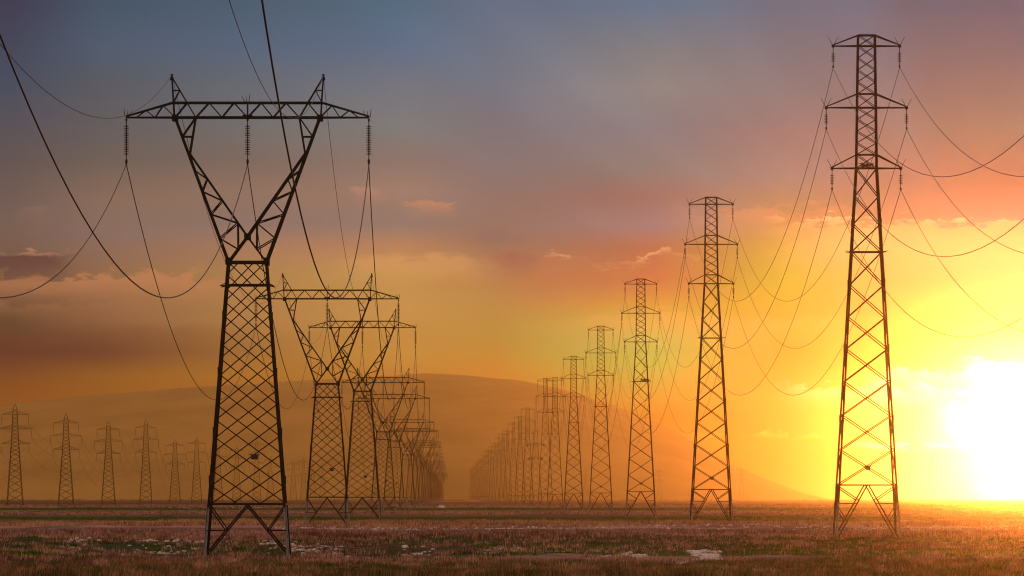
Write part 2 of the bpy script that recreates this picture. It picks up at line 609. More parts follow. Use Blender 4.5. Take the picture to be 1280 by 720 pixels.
    nodes_in = lambda py: 71.5 * (295.9 - py) / (295.9 - 194.0)
    for s in (-1, 1):
        mb = MB()
        for sd in (-1, 1):
            def A(x, py): return P(s * x, py, sd, dep(py))
            mb.angle(A(90.5, 146.9), A(23.7, 328), 0.20, s)
            mb.angle(A(64.7, 146.9), A(nodes_out(192.8) - 1.5, 192.8), 0.13, s)
            mb.angle(A(nodes_out(190) - 1, 190), A(0, 295.9), 0.16, s)
            mb.angle(A(0, 295.9), A(-23.7, 328), 0.13, s)
            xi = lambda py: 64.7 + (py - 146.9) * (8.0 / 46.0)
            mb.angle(A(64.7, 146.9), A(nodes_out(171), 171), 0.10, s)
            mb.angle(A(xi(171), 171), A(nodes_out(171), 171), 0.09, s)
            zig = [(nodes_out(213), 213), (nodes_in(224), 224), (nodes_out(239.5), 239.5), (nodes_in(251), 251), (nodes_out(268), 268), (nodes_in(279), 279),
                   (nodes_out(298), 298), (11.6, 311.7)]
            for a, b in zip(zig, zig[1:]):
                mb.angle(A(*a), A(*b), 0.085, s)
            mb.angle(A(nodes_in(279), 279), A(11.6, 311.7), 0.085, s)
        for x, py in zig[:-1] + [(nodes_out(171), 171), (0, 295.9)]:      # ties between the two planes
            mb.angle(P(s * x, py, -1, dep(py)), P(s * x, py, 1, dep(py)), 0.07)
        for a, b in zip(zig[:-1], zig[1:-1]):
            mb.angle(P(s * a[0], a[1], -1, dep(a[1])), P(s * b[0], b[1], 1, dep(b[1])), 0.06)
        for sd in (-1, 1):                                    # gusset plates at the knees
            mb.box(P(s * 23.7, 327, sd, dep(327)), (0.42, 0.04, 0.55))
            mb.box(P(s * 90.5, 147.5, sd, dep(147)), (0.46, 0.04, 0.50))
            if s > 0:
                mb.box(P(0, 296, sd, dep(296)), (0.46, 0.04, 0.46))
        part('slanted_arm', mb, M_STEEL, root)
    # crossbeam
    mb = MB()
    yt, ybm = 128.6, 146.9

    def dbeam(x): return 10.0 if abs(x) < 94 else max(1.2, 10.0 * (152 - abs(x)) / 58.0)

    def top(x): return yt if abs(x) <= 94 else yt + (abs(x) - 94) / 58.0 * (ybm - yt - 1.5)
    for sd in (-1, 1):
        def C(x, py): return P(x, py, sd, dbeam(x))
        mb.angle(C(-94, ybm), C(94, ybm), 0.17)
        mb.angle(C(-94, yt), C(94, yt), 0.16)
        for s in (-1, 1):
            mb.angle(C(s * 94, yt), C(s * 152, ybm - 1.5), 0.13, s)
            mb.angle(C(s * 94, ybm), C(s * 152, ybm), 0.13, s)
            seq = [(0, ybm), (17, yt), (32, ybm), (48, yt), (64.7, ybm), (75.5, yt), (90.5, ybm), (105.5, top(105.5)), (115.5, ybm), (127, top(127)), (139, ybm)]
            for a, b in zip(seq, seq[1:]):
                mb.angle(C(s * a[0], a[1]), C(s * b[0], b[1]), 0.085 if a[0] < 90 else 0.07, s)
            mb.angle(C(s * 91.5, ybm), C(s * 92.5, yt), 0.11)
        mb.angle(C(0, ybm), C(0, yt), 0.09)
    for x in (-139, -127, -115, -105, -92, -75, -64, -48, -32, -17, 0, 17, 32, 48, 64, 75, 92, 105, 115, 127, 139):
        for py in (ybm, top(x)):
            mb.angle(P(x, py, -1, dbeam(x)), P(x, py, 1, dbeam(x)), 0.06)
    for a, b in zip((-92, -64, -32, 0, 32, 64), (-64, -32, 0, 32, 64, 92)):
        mb.angle(P(a, ybm, -1, 10), P(b, ybm, 1, 10), 0.06)
        mb.angle(P(a, yt, 1, 10), P(b, yt, -1, 10), 0.06)
    mb.box((0, 0, z(ybm - 1.5)), (0.75, 0.9, 0.22))
    beam = part('crossbeam', mb, M_STEEL, root)
    # earth wire peaks
    for s in (-1, 1):
        mb = MB()
        for sd in (-1, 1):
            top_p = P(s * 94.7, 96, sd, 0.8)
            rg = 113.0
            f = (rg - 96) / (128.6 - 96)
            i_ = P(s * (94.7 + (75.5 - 94.7) * f), rg, sd, 0.8 + 9.2 * f)
            o_ = P(s * (94.7 - 2.0 * f), rg, sd, 0.8 + 9.2 * f)
            mb.angle(top_p, P(s * 92.5, 128.6, sd, 10), 0.11, s)
            mb.angle(top_p, P(s * 75.5, 128.6, sd, 10), 0.10, s)
            mb.angle(i_, o_, 0.07, s)
            mb.angle(i_, P(s * 92.5, 127.5, sd, 10), 0.07, s)
        mb.rod(P(s * 94.7, 97, 1, 0), P(s * 94.7, 92.5, 1, 0), 0.09, n=8)
        mb.box(P(s * 94.7, 98.5, 1, 0), (0.26, 0.3, 0.24))
        part('earth_wire_peak', mb, M_STEEL, root)
    # insulator strings and bird spikes belong to the crossbeam
    for x, dy in ((-151.5, 0), (0, 0), (151.5, 0)):
        part('insulator_string', insulator(x * u, 0, z(ybm + 1.5), 57 * u, 13, 0.21), M_GLAZE, beam)
    for x in (-151.5, 0, 151.5):
        mb = MB()
        s = 1 if x >= 0 else -1
        py = ybm if x else yt
        mb.rod(P(x + s * 1.5, py, 1, 0), P(x + s * 3, py - 11, 1, 0), 0.035, 0.02, 5)
        mb.rod(P(x - s * 3, py, 1, 0), P(x - s * 7.5, py - 9, 1, 0), 0.035, 0.02, 5)
        mb.rod(P(x - s * 1, py, -1, 1), P(x - s * 2, py - 8, -1, 5), 0.03, 0.02, 5)
        part('bird_spikes', mb, M_DARK, beam)
    mb = MB()
    py = 572.0 - cut
    mb.box((10 * u, -hwp(py) * u - 0.06, z(py)), (0.52, 0.05, 0.32))
    mb.box((10 * u, -hwp(py) * u - 0.06, z(py - 3.3)), (0.80, 0.10, 0.08))
    part('warning_plate', mb, M_DARK, root)
    return root


V_ATT = [(-151.5, 205.5), (0.0, 205.5), (151.5, 205.5), (-94.7, 94), (94.7, 94)]      # three phases, two earth wires (px)


def build_tpylon(name='lattice_pylon', spans=((30.1, 29.46, 1.985), (26.6, 25.78, 2.40), (22.97, 22.16, 2.05)), H=30.1, wt=0.50, wk=0.61, wb=1.9, plate=True, short=False):
    """slim double-circuit pylon with three pairs of arms (survey units, scaled by S)"""
    root = empty(name)
    zk = spans[-1][1]

    def hw(zz):
        if zz >= zk:
            return wk + (wt - wk) * (zz - zk) / (H - zk)
        return wb + (wk - wb) * zz / zk

    def V(x, y, zz): return Vector((x * S, y * S, zz * S))
    for sx, sy in ((-1, -1), (1, -1), (1, 1), (-1, 1)):
        mb = MB()
        mb.angle(V(sx * wb, sy * wb, -0.3), V(sx * wk, sy * wk, zk), 0.17, sx)
        mb.angle(V(sx * wk, sy * wk, zk), V(sx * wt, sy * wt, H), 0.145, sx)
        for zz in (7.2, 11.4, 15.3, 18.9):
            if zz < zk - 1:
                mb.box(V(sx * hw(zz), sy * hw(zz), zz), (0.2, 0.2, 0.7))
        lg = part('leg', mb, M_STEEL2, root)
        lb = MB()
        lb.angle(V(sx * wb, sy * wb - .008, -0.3), V(sx * hw(2.2), sy * hw(2.2) - .008, 2.2), 0.20, sx)
        part('leg_base', lb, M_PALE, lg)
    zbase = 3.25
    if short:
        low = [zk, 11.4, 9.5, 7.5, 5.4, zbase]
    else:
        low = [zk, 20.47, 18.8, 17.16, 15.17, 13.26, 11.35, 9.4, 7.4, 5.33, zbase]
    nodes = list(low)
    for (t_, b_, w_), nx in zip(spans[::-1], (spans[::-1][1:] + (None,))):
        nodes.insert(0, t_)
        if nx:
            for k in range(1, 5):
                nodes.insert(0, t_ + (nx[1] - t_) * k / 4)
    mb = MB()
    wlow = 0.085
    for a, b in zip(nodes, nodes[1:]):
        wd = wlow if a <= zk + 0.01 else 0.065
        for k in range(4):
            A, B = four(hw(a) * S, hw(a) * S, a * S), four(hw(b) * S, hw(b) * S, b * S)
            o = (B[k] - B[(k + 1) % 4]).cross(Vector((0, 0, 1))).normalized() * 0.04
            mb.angle(A[k], B[(k + 1) % 4], wd, 1, o)
            mb.angle(A[(k + 1) % 4], B[k], wd, -1, -o)
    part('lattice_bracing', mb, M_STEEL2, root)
    hz = [(zbase, 0.12), (H, 0.12)] + [(b, 0.10) for _, b, _ in spans] + [(t, 0.09) for t, _, _ in spans if t < H]
    if not short:
        hz.append((17.16, 0.11))
    for zz, wd in hz:
        mb = MB()
        c = four(hw(zz) * S, hw(zz) * S, zz * S)
        for k in range(4):
            mb.angle(c[k], c[(k + 1) % 4], wd)
        if zz != 17.16:
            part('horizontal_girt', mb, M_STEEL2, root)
    if not short:
        for sx in (-1, 1):
            for sy in (-1, 1):
                mb.angle(V(sx * hw(17.16), sy * hw(17.16), 17.16), V(sx * (hw(17.16) + .33), sy * hw(17.16), 17.2), 0.07)
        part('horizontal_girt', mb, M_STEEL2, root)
    mb = MB()
    for sy in (-1, 1):
        for ax in (0, 1):
            def Q(x, zz, o=0.0):
                hh = hw(zz) + o
                return V(x, sy * hh, zz) if ax == 0 else V(sy * hh, x, zz)
            for s in (-1, 1):
                foot = wb - 0.12
                mb.angle(Q(s * 0.04, zbase), Q(s * foot, 0.15), 0.12, s)
                vx = lambda zz: 0.04 + (foot - 0.04) * (zbase - zz) / (zbase - 0.15)
                mb.angle(Q(s * hw(zbase - .1), zbase - .1, .03), Q(s * vx(2.35), 2.35, .03), 0.09, s)
                mb.angle(Q(s * hw(2.15), 2.15, -.03), Q(s * vx(2.15), 2.15, -.03), 0.07, s)
                mb.angle(Q(s * hw(1.95), 1.95, .03), Q(s * vx(1.1), 1.1, .03), 0.07, s)
                mb.angle(Q(s * hw(1.1), 1.1, -.03), Q(s * vx(1.1), 1.1, -.03), 0.07, s)
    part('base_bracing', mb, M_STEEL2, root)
    for t_, b_, w_ in spans:
        for s in (-1, 1):
            mb = MB()
            tip = [V(s * w_, sd * 0.05, b_) for sd in (-1, 1)]
            for i, sd in enumerate((-1, 1)):
                mb.angle(V(s * hw(b_), sd * hw(b_), b_), tip[i], 0.11, s)
                mb.angle(V(s * hw(t_), sd * hw(t_), t_), tip[i] + Vector((0, 0, 0.1)), 0.10, s)
            for f in (0.33, 0.66):
                x = hw(b_) + (w_ - hw(b_)) * f
                yy = hw(b_) * (1 - f)
                mb.angle(V(s * x, -yy, b_), V(s * x, yy, b_), 0.06)
            mb.angle(V(s * hw(b_), -hw(b_), b_), V(s * (hw(b_) + (w_ - hw(b_)) * .5), hw(b_) * .5, b_), 0.05)
            mb.box(V(s * w_, 0, b_), (0.28, 0.2, 0.22))
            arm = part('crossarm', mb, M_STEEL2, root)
            if short:
                ib = MB()
                ib.rod(V(s * w_, -0.75, b_), V(s * w_, 0.75, b_), 0.12, n=8)
                ib.lathe(s * w_ * S, 0, [(0, b_ * S + .45), (.4, b_ * S + .1), (.4, b_ * S - .2), (0, b_ * S - .5)], 8)
                part('insulator_string', ib, M_GLAZE, arm)
            else:
                part('insulator_string', insulator(s * w_ * S, 0, b_ * S - 0.08, 1.24 * S, 6, 0.18, 0.26, 0.26), M_GLAZE, arm)
            sb = MB()
            for dx_, dz_ in ((-0.30, 0.55), (0.30, 0.55)):
                sb.rod(V(s * w_ + dx_ * .1, 0, b_ + 0.05), V(s * w_ + dx_, 0, b_ + dz_), 0.032, 0.018, 5)
            part('bird_spikes', sb, M_DARK, arm)
    if plate:
        mb = MB()
        zz = 4.25
        mb.box(V(0, -hw(zz) - 0.05, zz), (0.42, 0.05, 0.34))
        mb.box(V(0, -hw(zz) - 0.05, zz + .12), (0.6, 0.06, 0.08))
        part('number_plate', mb, M_DARK, root)
    return root


T_ATT = [(s * w_, b_ - 1.27) for (b_, w_) in ((29.46, 1.985), (25.78, 2.40), (22.16, 2.05)) for s in (-1, 1)]


def build_dpylon(name='spire_pylon'):
    """the pylons far across the field: pointed top, trussed arms of which the middle pair is widest (metres)"""
    root = empty(name)
    u = 2300.0 * S / F
    z = lambda py: (631.5 - py) * u
    H = z(505)
    zk, zt = z(555), z(511)

    def hw(zz):
        if zz >= zk:
            return (4.7 + (2.5 - 4.7) * (zz - zk) / (zt - zk)) * u
        return (10.0 + (4.7 - 10.0) * zz / zk) * u
    for sx, sy in ((-1, -1), (1, -1), (1, 1), (-1, 1)):
        mb = MB()
        mb.angle((sx * hw(0), sy * hw(0), -0.5), (sx * hw(zk), sy * hw(zk), zk), 0.24, sx)
        mb.angle((sx * hw(zk), sy * hw(zk), zk), (sx * hw(zt), sy * hw(zt), zt), 0.20, sx)
        part('leg', mb, M_STEEL, root)
    mb = MB()
    nodes = [z(627), z(617.5), z(608.5), z(600), z(592), z(584.5), z(577.5), z(571), z(565), z(560), zk] + [zk + (zt - zk) * k / 9 for k in range(1, 10)]
    for a, b in zip(nodes, nodes[1:]):
        for k in range(4):
            A, B = four(hw(a), hw(a), a), four(hw(b), hw(b), b)
            mb.angle(A[k], B[(k + 1) % 4], 0.12, 1)
            mb.angle(A[(k + 1) % 4], B[k], 0.12, -1)
    part('lattice_bracing', mb, M_STEEL, root)
    mb = MB()
    for sx, sy in ((-1, -1), (1, -1), (1, 1), (-1, 1)):
        mb.angle((sx * hw(zt), sy * hw(zt), zt), (0, 0, H), 0.16, sx)
    part('earth_wire_peak', mb, M_STEEL, root)
    mb = MB()
    for s in (-1, 1):
        for sd in (-1, 1):
            mb.angle((0, sd * hw(z(627)), z(627)), (s * hw(0) * .95, sd * hw(0), 0), 0.12, s)
            mb.angle((sd * hw(z(627)), 0, z(627)), (sd * hw(0), s * hw(0) * .95, 0), 0.12, s)
    part('base_bracing', mb, M_STEEL, root)
    for py, half in ((518, 16.7), (536, 20.6), (554.6, 17.3)):
        for s in (-1, 1):
            mb = MB()
            b_, t_ = z(py), z(py - 4.2)
            tip = half * u
            for sd in (-1, 1):
                mb.angle((s * hw(b_), sd * hw(b_), b_), (s * tip, 0, b_), 0.15, s)
                mb.angle((s * hw(t_), sd * hw(t_), t_), (s * tip, 0, b_ + .05), 0.14, s)
                for f in (0.25, 0.5, 0.75):
                    x0 = hw(b_) + (tip - hw(b_)) * f
                    x1 = hw(b_) + (tip - hw(b_)) * (f - 0.14)
                    mb.angle((s * x0, sd * hw(b_) * (1 - f), b_), (s * x1, sd * hw(b_) * (1.1 - f), b_ + (t_ - b_) * (1.14 - f)), 0.09)
            arm = part('crossarm', mb, M_STEEL, root)
            part('insulator_string', insulator(s * tip, 0, b_ - .05, 10.4 * u, 12, 0.19, 0.1, 0.1), M_GLAZE, arm)
    return root


D_ATT = [(s * h, py + 10.6) for (py, h) in ((518, 16.7), (536, 20.6), (554.6, 17.3)) for s in (-1, 1)]
DU = 2300.0 * S / F

ORD = ['first', 'second', 'third', 'fourth', 'fifth', 'sixth', 'seventh', 'eighth', 'ninth', 'tenth', 'eleventh', 'twelfth', 'thirteenth', 'fourteenth', 'fifteenth', 'sixteenth']

VN = {}


def vnoise(x, y, sc, seed):
    """smooth value noise, vectorised"""
    r = VN.setdefault(seed, np.random.default_rng(seed).random((64, 64)))
    x, y = np.asarray(x) / sc, np.asarray(y) / sc
    xi, yi = np.floor(x).astype(int), np.floor(y).astype(int)
    fx, fy = x - xi, y - yi
    fx, fy = fx * fx * (3 - 2 * fx), fy * fy * (3 - 2 * fy)
    g = lambda a, b: r[a % 64, b % 64]
    return (g(xi, yi) * (1 - fx) + g(xi + 1, yi) * fx) * (1 - fy) + (g(xi, yi + 1) * (1 - fx) + g(xi + 1, yi + 1) * fx) * fy


# ------------------------------------------------------------------ ground height
def gz(X, Y):
    X = np.asarray(X, float); Y = np.asarray(Y, float)
    h = 0.10 * np.sin(X / 13.0 + Y / 61.0) * np.sin(Y / 19.0 + 0.7) + 0.07 * np.sin(X / 5.7 + 1.3 + Y / 33.0) * np.sin(Y / 7.9) + 0.05 * np.sin(X / 2.6 + Y / 4.1)
    h += 0.16 * np.sin(Y / 47.0 + 0.3 * np.sin(X / 21.0))
    h += 0.15 * (vnoise(X, Y / 3.0, 3.4, 77) - 0.5) + 0.30 * (vnoise(X, Y / 4.0, 9.0, 78) - 0.5)
    far = 1.0 / (1.0 + (Y / 2600.0) ** 2)
    dip = 0.62 * np.exp(-((X + 20.0) / 17.0) ** 2 - ((Y - 545.0) / 85.0) ** 2)
    return h * far - 0.06 - dip


# ------------------------------------------------------------------ left row: V-headed pylons
PROTO_V = build_vpylon(0.0)
PROTO_VS = build_vpylon(61.0)
LROW = []     # (px, Y/S, short?)
for px, Wd, sh in ((309.5, 303, 0), (409, 178, 1), (453, 133, 0), (479, 103, 1), (492.5, 88.6, 1)):
    LROW.append((px, 112320.0 / Wd, sh))
yy = 1672.0
k = 0
pat = [1, 1, 0, 1, 0, 0, 1, 0]
while yy < 7100:
    LROW.append((566 - 0.852 * 112320.0 / yy, yy, pat[k % 8]))
    yy += 235 + 18 * math.sin(k * 2.1)
    k += 1
V_DROP = -0.55
VGRP = 'V-headed pylons in the left-hand row'
vj = {}
used = {0: False, 1: False}
v_label = ['nearest and tallest V-headed pylon, standing on the reddish grass at left',
           'second V-headed pylon from the front, on a shorter lattice body',
           'third V-headed pylon from the front, half behind the second one',
           'fourth V-headed pylon, the shorter one standing right behind the third',
           'fifth V-headed pylon from the front in the left row',
           'sixth V-headed pylon from the front in the left row',
           'seventh V-headed pylon from the front in the left row',
           'eighth V-headed pylon from the front in the left row']
for i, (px, Yu, sh) in enumerate(LROW):
    proto = PROTO_VS if sh else PROTO_V
    if i < 8:
        if not used[sh]:
            o = proto
            used[sh] = True
        else:
            o = copy_tree(proto)
        lab = v_label[i]
    else:
        if sh not in vj:
            vj[sh] = joined(proto, 'portal_pylon')
        o = link('portal_pylon', vj[sh])
        lab = 'small hazy V-headed pylon crowded into the far end of the left row'
    o.location = ((px - 640) / F * Yu * S, Yu * S, V_DROP if i == 0 else 0)
    o.rotation_euler.z = R(0.3 + (0.9 * math.sin(i * 2.3) if i else 0))
    tag(o, lab, 'pylon', VGRP)

# ------------------------------------------------------------------ right row: slim double-circuit pylons
PROTO_T = build_tpylon()
RROW = [(1083, 432.7, 1.0), (889, 666, 1.0), (801, 915, 1.0), (751, 1166, 1.0), (717, 1415, 1.0), (693.7, 1665, 1.0), (681.8, 1829, 1.083), (659.5, 2227, 1.0), (650, 2455, 1.0),
        (641.8, 2690, 1.01), (634.5, 2954, 1.0), (629, 3171, 1.02), (624, 3405, 1.03)]
yy = 3405.0
k = 0
while yy < 7000:
    yy += 235 + 14 * math.sin(k * 1.7)
    RROW.append((557 + 0.83 * 271740.0 / yy, yy, 1.0 + 0.025 * math.sin(k * 2.9)))
    k += 1
TGRP = 'slim double-circuit pylons in the right-hand row'
t_label = ['tallest slim pylon with six arms, rising in front of the sun glow at right',
           'second slim pylon from the front, the next one left of the sunlit tallest pylon',
           'third slim pylon from the front, with a bird nest on its body',
           'fourth slim pylon from the front in the right row',
           'fifth slim pylon from the front in the right row',
           'sixth slim pylon, the right one of a close pair in the right row',
           'seventh slim pylon, the left one of a close pair, just right of the stubby pylon',
           'slim pylon directly behind and left of the short stubby pylon']
t_label += ['%s slim pylon from the front of the right row, fading into haze' % ORD[i] for i in range(8, 14)]
tj = None
for i, (px, Yu, sz) in enumerate(RROW):
    if i < 10:
        o = PROTO_T if i == 0 else copy_tree(PROTO_T)
    else:
        tj = tj or joined(PROTO_T, 'lattice_pylon')
        o = link('lattice_pylon', tj)
    o.location = ((px - 640) / F * Yu * S, Yu * S, 0)
    o.rotation_euler.z = R(0.5 + (0.8 * math.sin(i * 1.9) if i else 0))
    o.scale = (1, 1, sz)
    tag(o, t_label[i] if i < len(t_label) else 'tiny slim pylon dissolving into haze at the far end of the right row', 'pylon', TGRP)
stub = build_tpylon('stubby_pylon', ((17.7, 17.2, 2.3), (13.9, 13.4, 1.8)), 21.3, 0.5, 0.85, 1.9, False, True)
stub.location = ((669.6 - 640) / F * 2028 * S, 2028 * S, 0)
tag(stub, 'short stubby pylon with two pairs of arms, lowest in the right row', 'pylon')

# ------------------------------------------------------------------ far left row
PROTO_D = build_dpylon()
DROW = [(18.8, 2300, 505), (82.5, 2430, 517), (135.5, 2707, 526), (182.3, 2980, 524), (218.7, 3350, 549), (245.8, 3550, 546), (272.8, 3850, 553), (296, 4130, 556), (321, 4400, 548), (338, 4750, 570),
        (366.7, 5100, 575), (379.5, 5400, 571.7), (391, 5700, 576), (403, 6000, 578)]
DGRP = 'spire-topped pylons far across the field'
d_label = ['leftmost and tallest of the spire-topped pylons across the field', 'second spire-topped pylon from the left', 'third spire-topped pylon from the left', 'fourth spire-topped pylon from the left, the last of the tall ones',
           'fifth spire-topped pylon, the shorter one of a close pair', 'sixth spire-topped pylon, standing just left of the big V-headed pylon',
           'spire-topped pylon half hidden by the left leg of the big V-headed pylon', 'spire-topped pylon seen through the left half of the big lattice body',
           'spire-topped pylon seen behind the dark plate on the big lattice body', 'spire-topped pylon seen beside the right leg of the big lattice body',
           'faint spire-topped pylon in the gap between the two nearest V-headed pylons', 'faint spire-topped pylon just left of the second V-headed pylon',
           'faint spire-topped pylon seen through the left leg of the second V-headed pylon', 'faint spire-topped pylon seen through the middle of the second V-headed pylon']
dj = None
DS = []
for i, (px, Yu, top) in enumerate(DROW):
    if i < 6:
        o = PROTO_D if i == 0 else copy_tree(PROTO_D)
    else:
        dj = dj or joined(PROTO_D, 'spire_pylon')
        o = link('spire_pylon', dj)
    base_py = HOR + 2.5 * F / Yu
    Hm = (base_py - top) / F * Yu * S
    sz = Hm / ((631.5 - 505) * DU)
    o.location = ((px - 640) / F * Yu * S, Yu * S, 0)
    o.scale = (1, 1, sz)
    DS.append(sz)
    tag(o, d_label[i], 'pylon', DGRP)
for px, Yu, lab in ((732, 7200, 'ghostly pylon on the horizon between the fourth and fifth slim pylons'), (775, 7600, 'ghostly pylon on the horizon left of the third slim pylon'),
                    (824, 7300, 'ghostly pylon on the horizon right of the third slim pylon'), (857, 7900, 'ghostly pylon on the horizon left of the second slim pylon'), (927, 6900, 'ghostly pylon on the horizon right of the second slim pylon')):
    o = link('spire_pylon', dj)
    o.location = ((px - 640) / F * Yu * S, Yu * S, 0)
    tag(o, lab, 'pylon', 'ghostly pylons along the horizon')


# ------------------------------------------------------------------ conductors
def wire(name, pts_list, sags, rad, segs, label, group, cat='cable'):
    vs, fs = [], []
    pts = []
    for (a, b), s, ns in zip(zip(pts_list, pts_list[1:]), sags, segs):
        a, b = Vector(a), Vector(b)
        for i in range(ns):
            t = i / ns
            p = a.lerp(b, t)
            p.z -= 4 * s * t * (1 - t)
            pts.append(p)
    pts.append(Vector(pts_list[-1]))
    n = 6
    for i, p in enumerate(pts):
        dr = (pts[min(i + 1, len(pts) - 1)] - pts[max(i - 1, 0)]).normalized()
        uu = dr.cross(Vector((0, 0, 1))).normalized()
        vv = uu.cross(dr)
        for k in range(n):
            a = 2 * math.pi * k / n
            vs.append(tuple(p + (uu * math.cos(a) + vv * math.sin(a)) * rad))
    for i in range(len(pts) - 1):
        for k in range(n):
            fs.append((i * n + k, i * n + (k + 1) % n, (i + 1) * n + (k + 1) % n, (i + 1) * n + k))
    fs += [tuple(range(n - 1, -1, -1)), tuple(range(len(vs) - n, len(vs)))]
    me = bpy.data.meshes.new(name)
    me.from_pydata(vs, [], fs)
    me.materials.append(M_WIRE)
    me.polygons.foreach_set('use_smooth', [True] * len(fs))
    me.update()
    return tag(link(name, me), label, cat, group)


def seg_n(Ya, Yb):
    return 40 if Ya < 700 * S else (24 if Ya < 1700 * S else 12)


UV = 370.7 * S / F
labs = ['thick cable hung from the left ends of the V-headed pylons', 'thick cable hung from the middles of the V-headed pylon crossbeams, dipping at left', 'thick cable hung from the right ends of the V-headed pylons, rising out of the top',
        'thin earth wire over the left peaks of the V-headed pylons', 'thin earth wire over the right peaks of the V-headed pylons']
dl = LROW[0][1] - 116.0
for j, (ox, opy) in enumerate(V_ATT):
    P = []
    # the nearest span comes from a pylon beside and above the photographer
    x1 = (LROW[0][0] - 640) / F * LROW[0][1] * S
    dirx = (566 - 640) / F
    P.append((x1 + ox * UV - dirx * dl * S, 116.0 * S, (692 - opy) * UV))
    for i_, (px, Yu, sh) in enumerate(LROW[:16]):
        P.append(((px - 640) / F * Yu * S + ox * UV, Yu * S, (692 - (61 if sh else 0) - opy) * UV + (V_DROP if i_ == 0 else 0)))
    sg = []
    for a, b in zip(P, P[1:]):
        L_ = (b[1] - a[1]) / S
        base = (10.2 if a[1] < 200 * S else 8.8) if j < 3 else (7.5 if a[1] < 200 * S else 6.2)
        sg.append(base * (L_ / 255.0) ** 1.2 * S)
    wire('power_cable' if j < 3 else 'earth_wire', P, sg, 0.037 if j < 3 else 0.020, [seg_n(a[1], 0) for a in P[:-1]], labs[j], 'cables of the left-hand row')

names = ['upper left', 'upper right', 'middle left', 'middle right', 'lower left', 'lower right']
for j, (ox, oz) in enumerate(T_ATT):
    P = []
    x1 = (RROW[0][0] - 640) / F * RROW[0][1] * S
    P.append((x1 + ox * S + 0.0095 * 250 * S, 182.7 * S, oz * S))
    for px, Yu, sz in RROW[:16]:
        P.append(((px - 640) / F * Yu * S + ox * S, Yu * S, oz * S * sz))
    sg = [11.4 * ((b[1] - a[1]) / S / 250.0) ** 1.1 * S for a, b in zip(P, P[1:])]
    wire('power_cable', P, sg, 0.025, [seg_n(a[1], 0) for a in P[:-1]], 'cable hung from the %s arms of the slim pylons' % names[j], 'cables of the right-hand row')
for j, (ox, opy) in enumerate(D_ATT):
    P = []
    px0, Y0, _ = DROW[0]
    P.append(((px0 - 640) / F * Y0 * S - 2.5 * S + ox * DU, (Y0 - 250) * S, (631.5 - opy) * DU))
    for (px, Yu, top), sz in zip(DROW, DS):
        P.append(((px - 640) / F * Yu * S + ox * DU, Yu * S, (631.5 - opy) * DU * sz))
    sg = [9.0 * ((b[1] - a[1]) / S / 250.0) ** 0.8 * S for a, b in zip(P, P[1:])]
    wire('power_cable', P, sg, 0.045, [16] * (len(P) - 1), 'faint cable hung from the %s arms of the spire-topped pylons' % names[j], 'cables of the far row')


# ------------------------------------------------------------------ nests
def nest(name, loc, r, h, label):
    mb = MB()
    for i in range(170):
        a = random.uniform(0, 2 * math.pi)
        rr = r * math.sqrt(random.random())
        zz = random.uniform(0, h) * (0.45 + 0.55 * rr / r)
        l = random.uniform(0.35, 0.9) * r
        b = a + random.uniform(0.8, 2.3)
        p = Vector((rr * math.cos(a), rr * math.sin(a), zz))
        q = p + Vector((math.cos(b) * l, math.sin(b) * l, random.uniform(-0.12, 0.2) * r))
        mb.rod(p, q, 0.028, 0.012, 4)
    o = link(name, mb.mesh(name, M_TWIG))
    o.location = loc
    return tag(o, label, 'nest')


nest('bird_nest', ((1083 - 640) / F * 432.7 * S, 432.7 * S, 22.25 * S), 0.55, 0.35, 'untidy twig nest between the lowest arms of the tallest slim pylon')
nest('bird_nest', ((801 - 640) / F * 915 * S + 0.5 * S, 915 * S - 0.9 * S, 17.2 * S), 0.75, 0.5, 'dark twig nest on the girt of the third slim pylon')


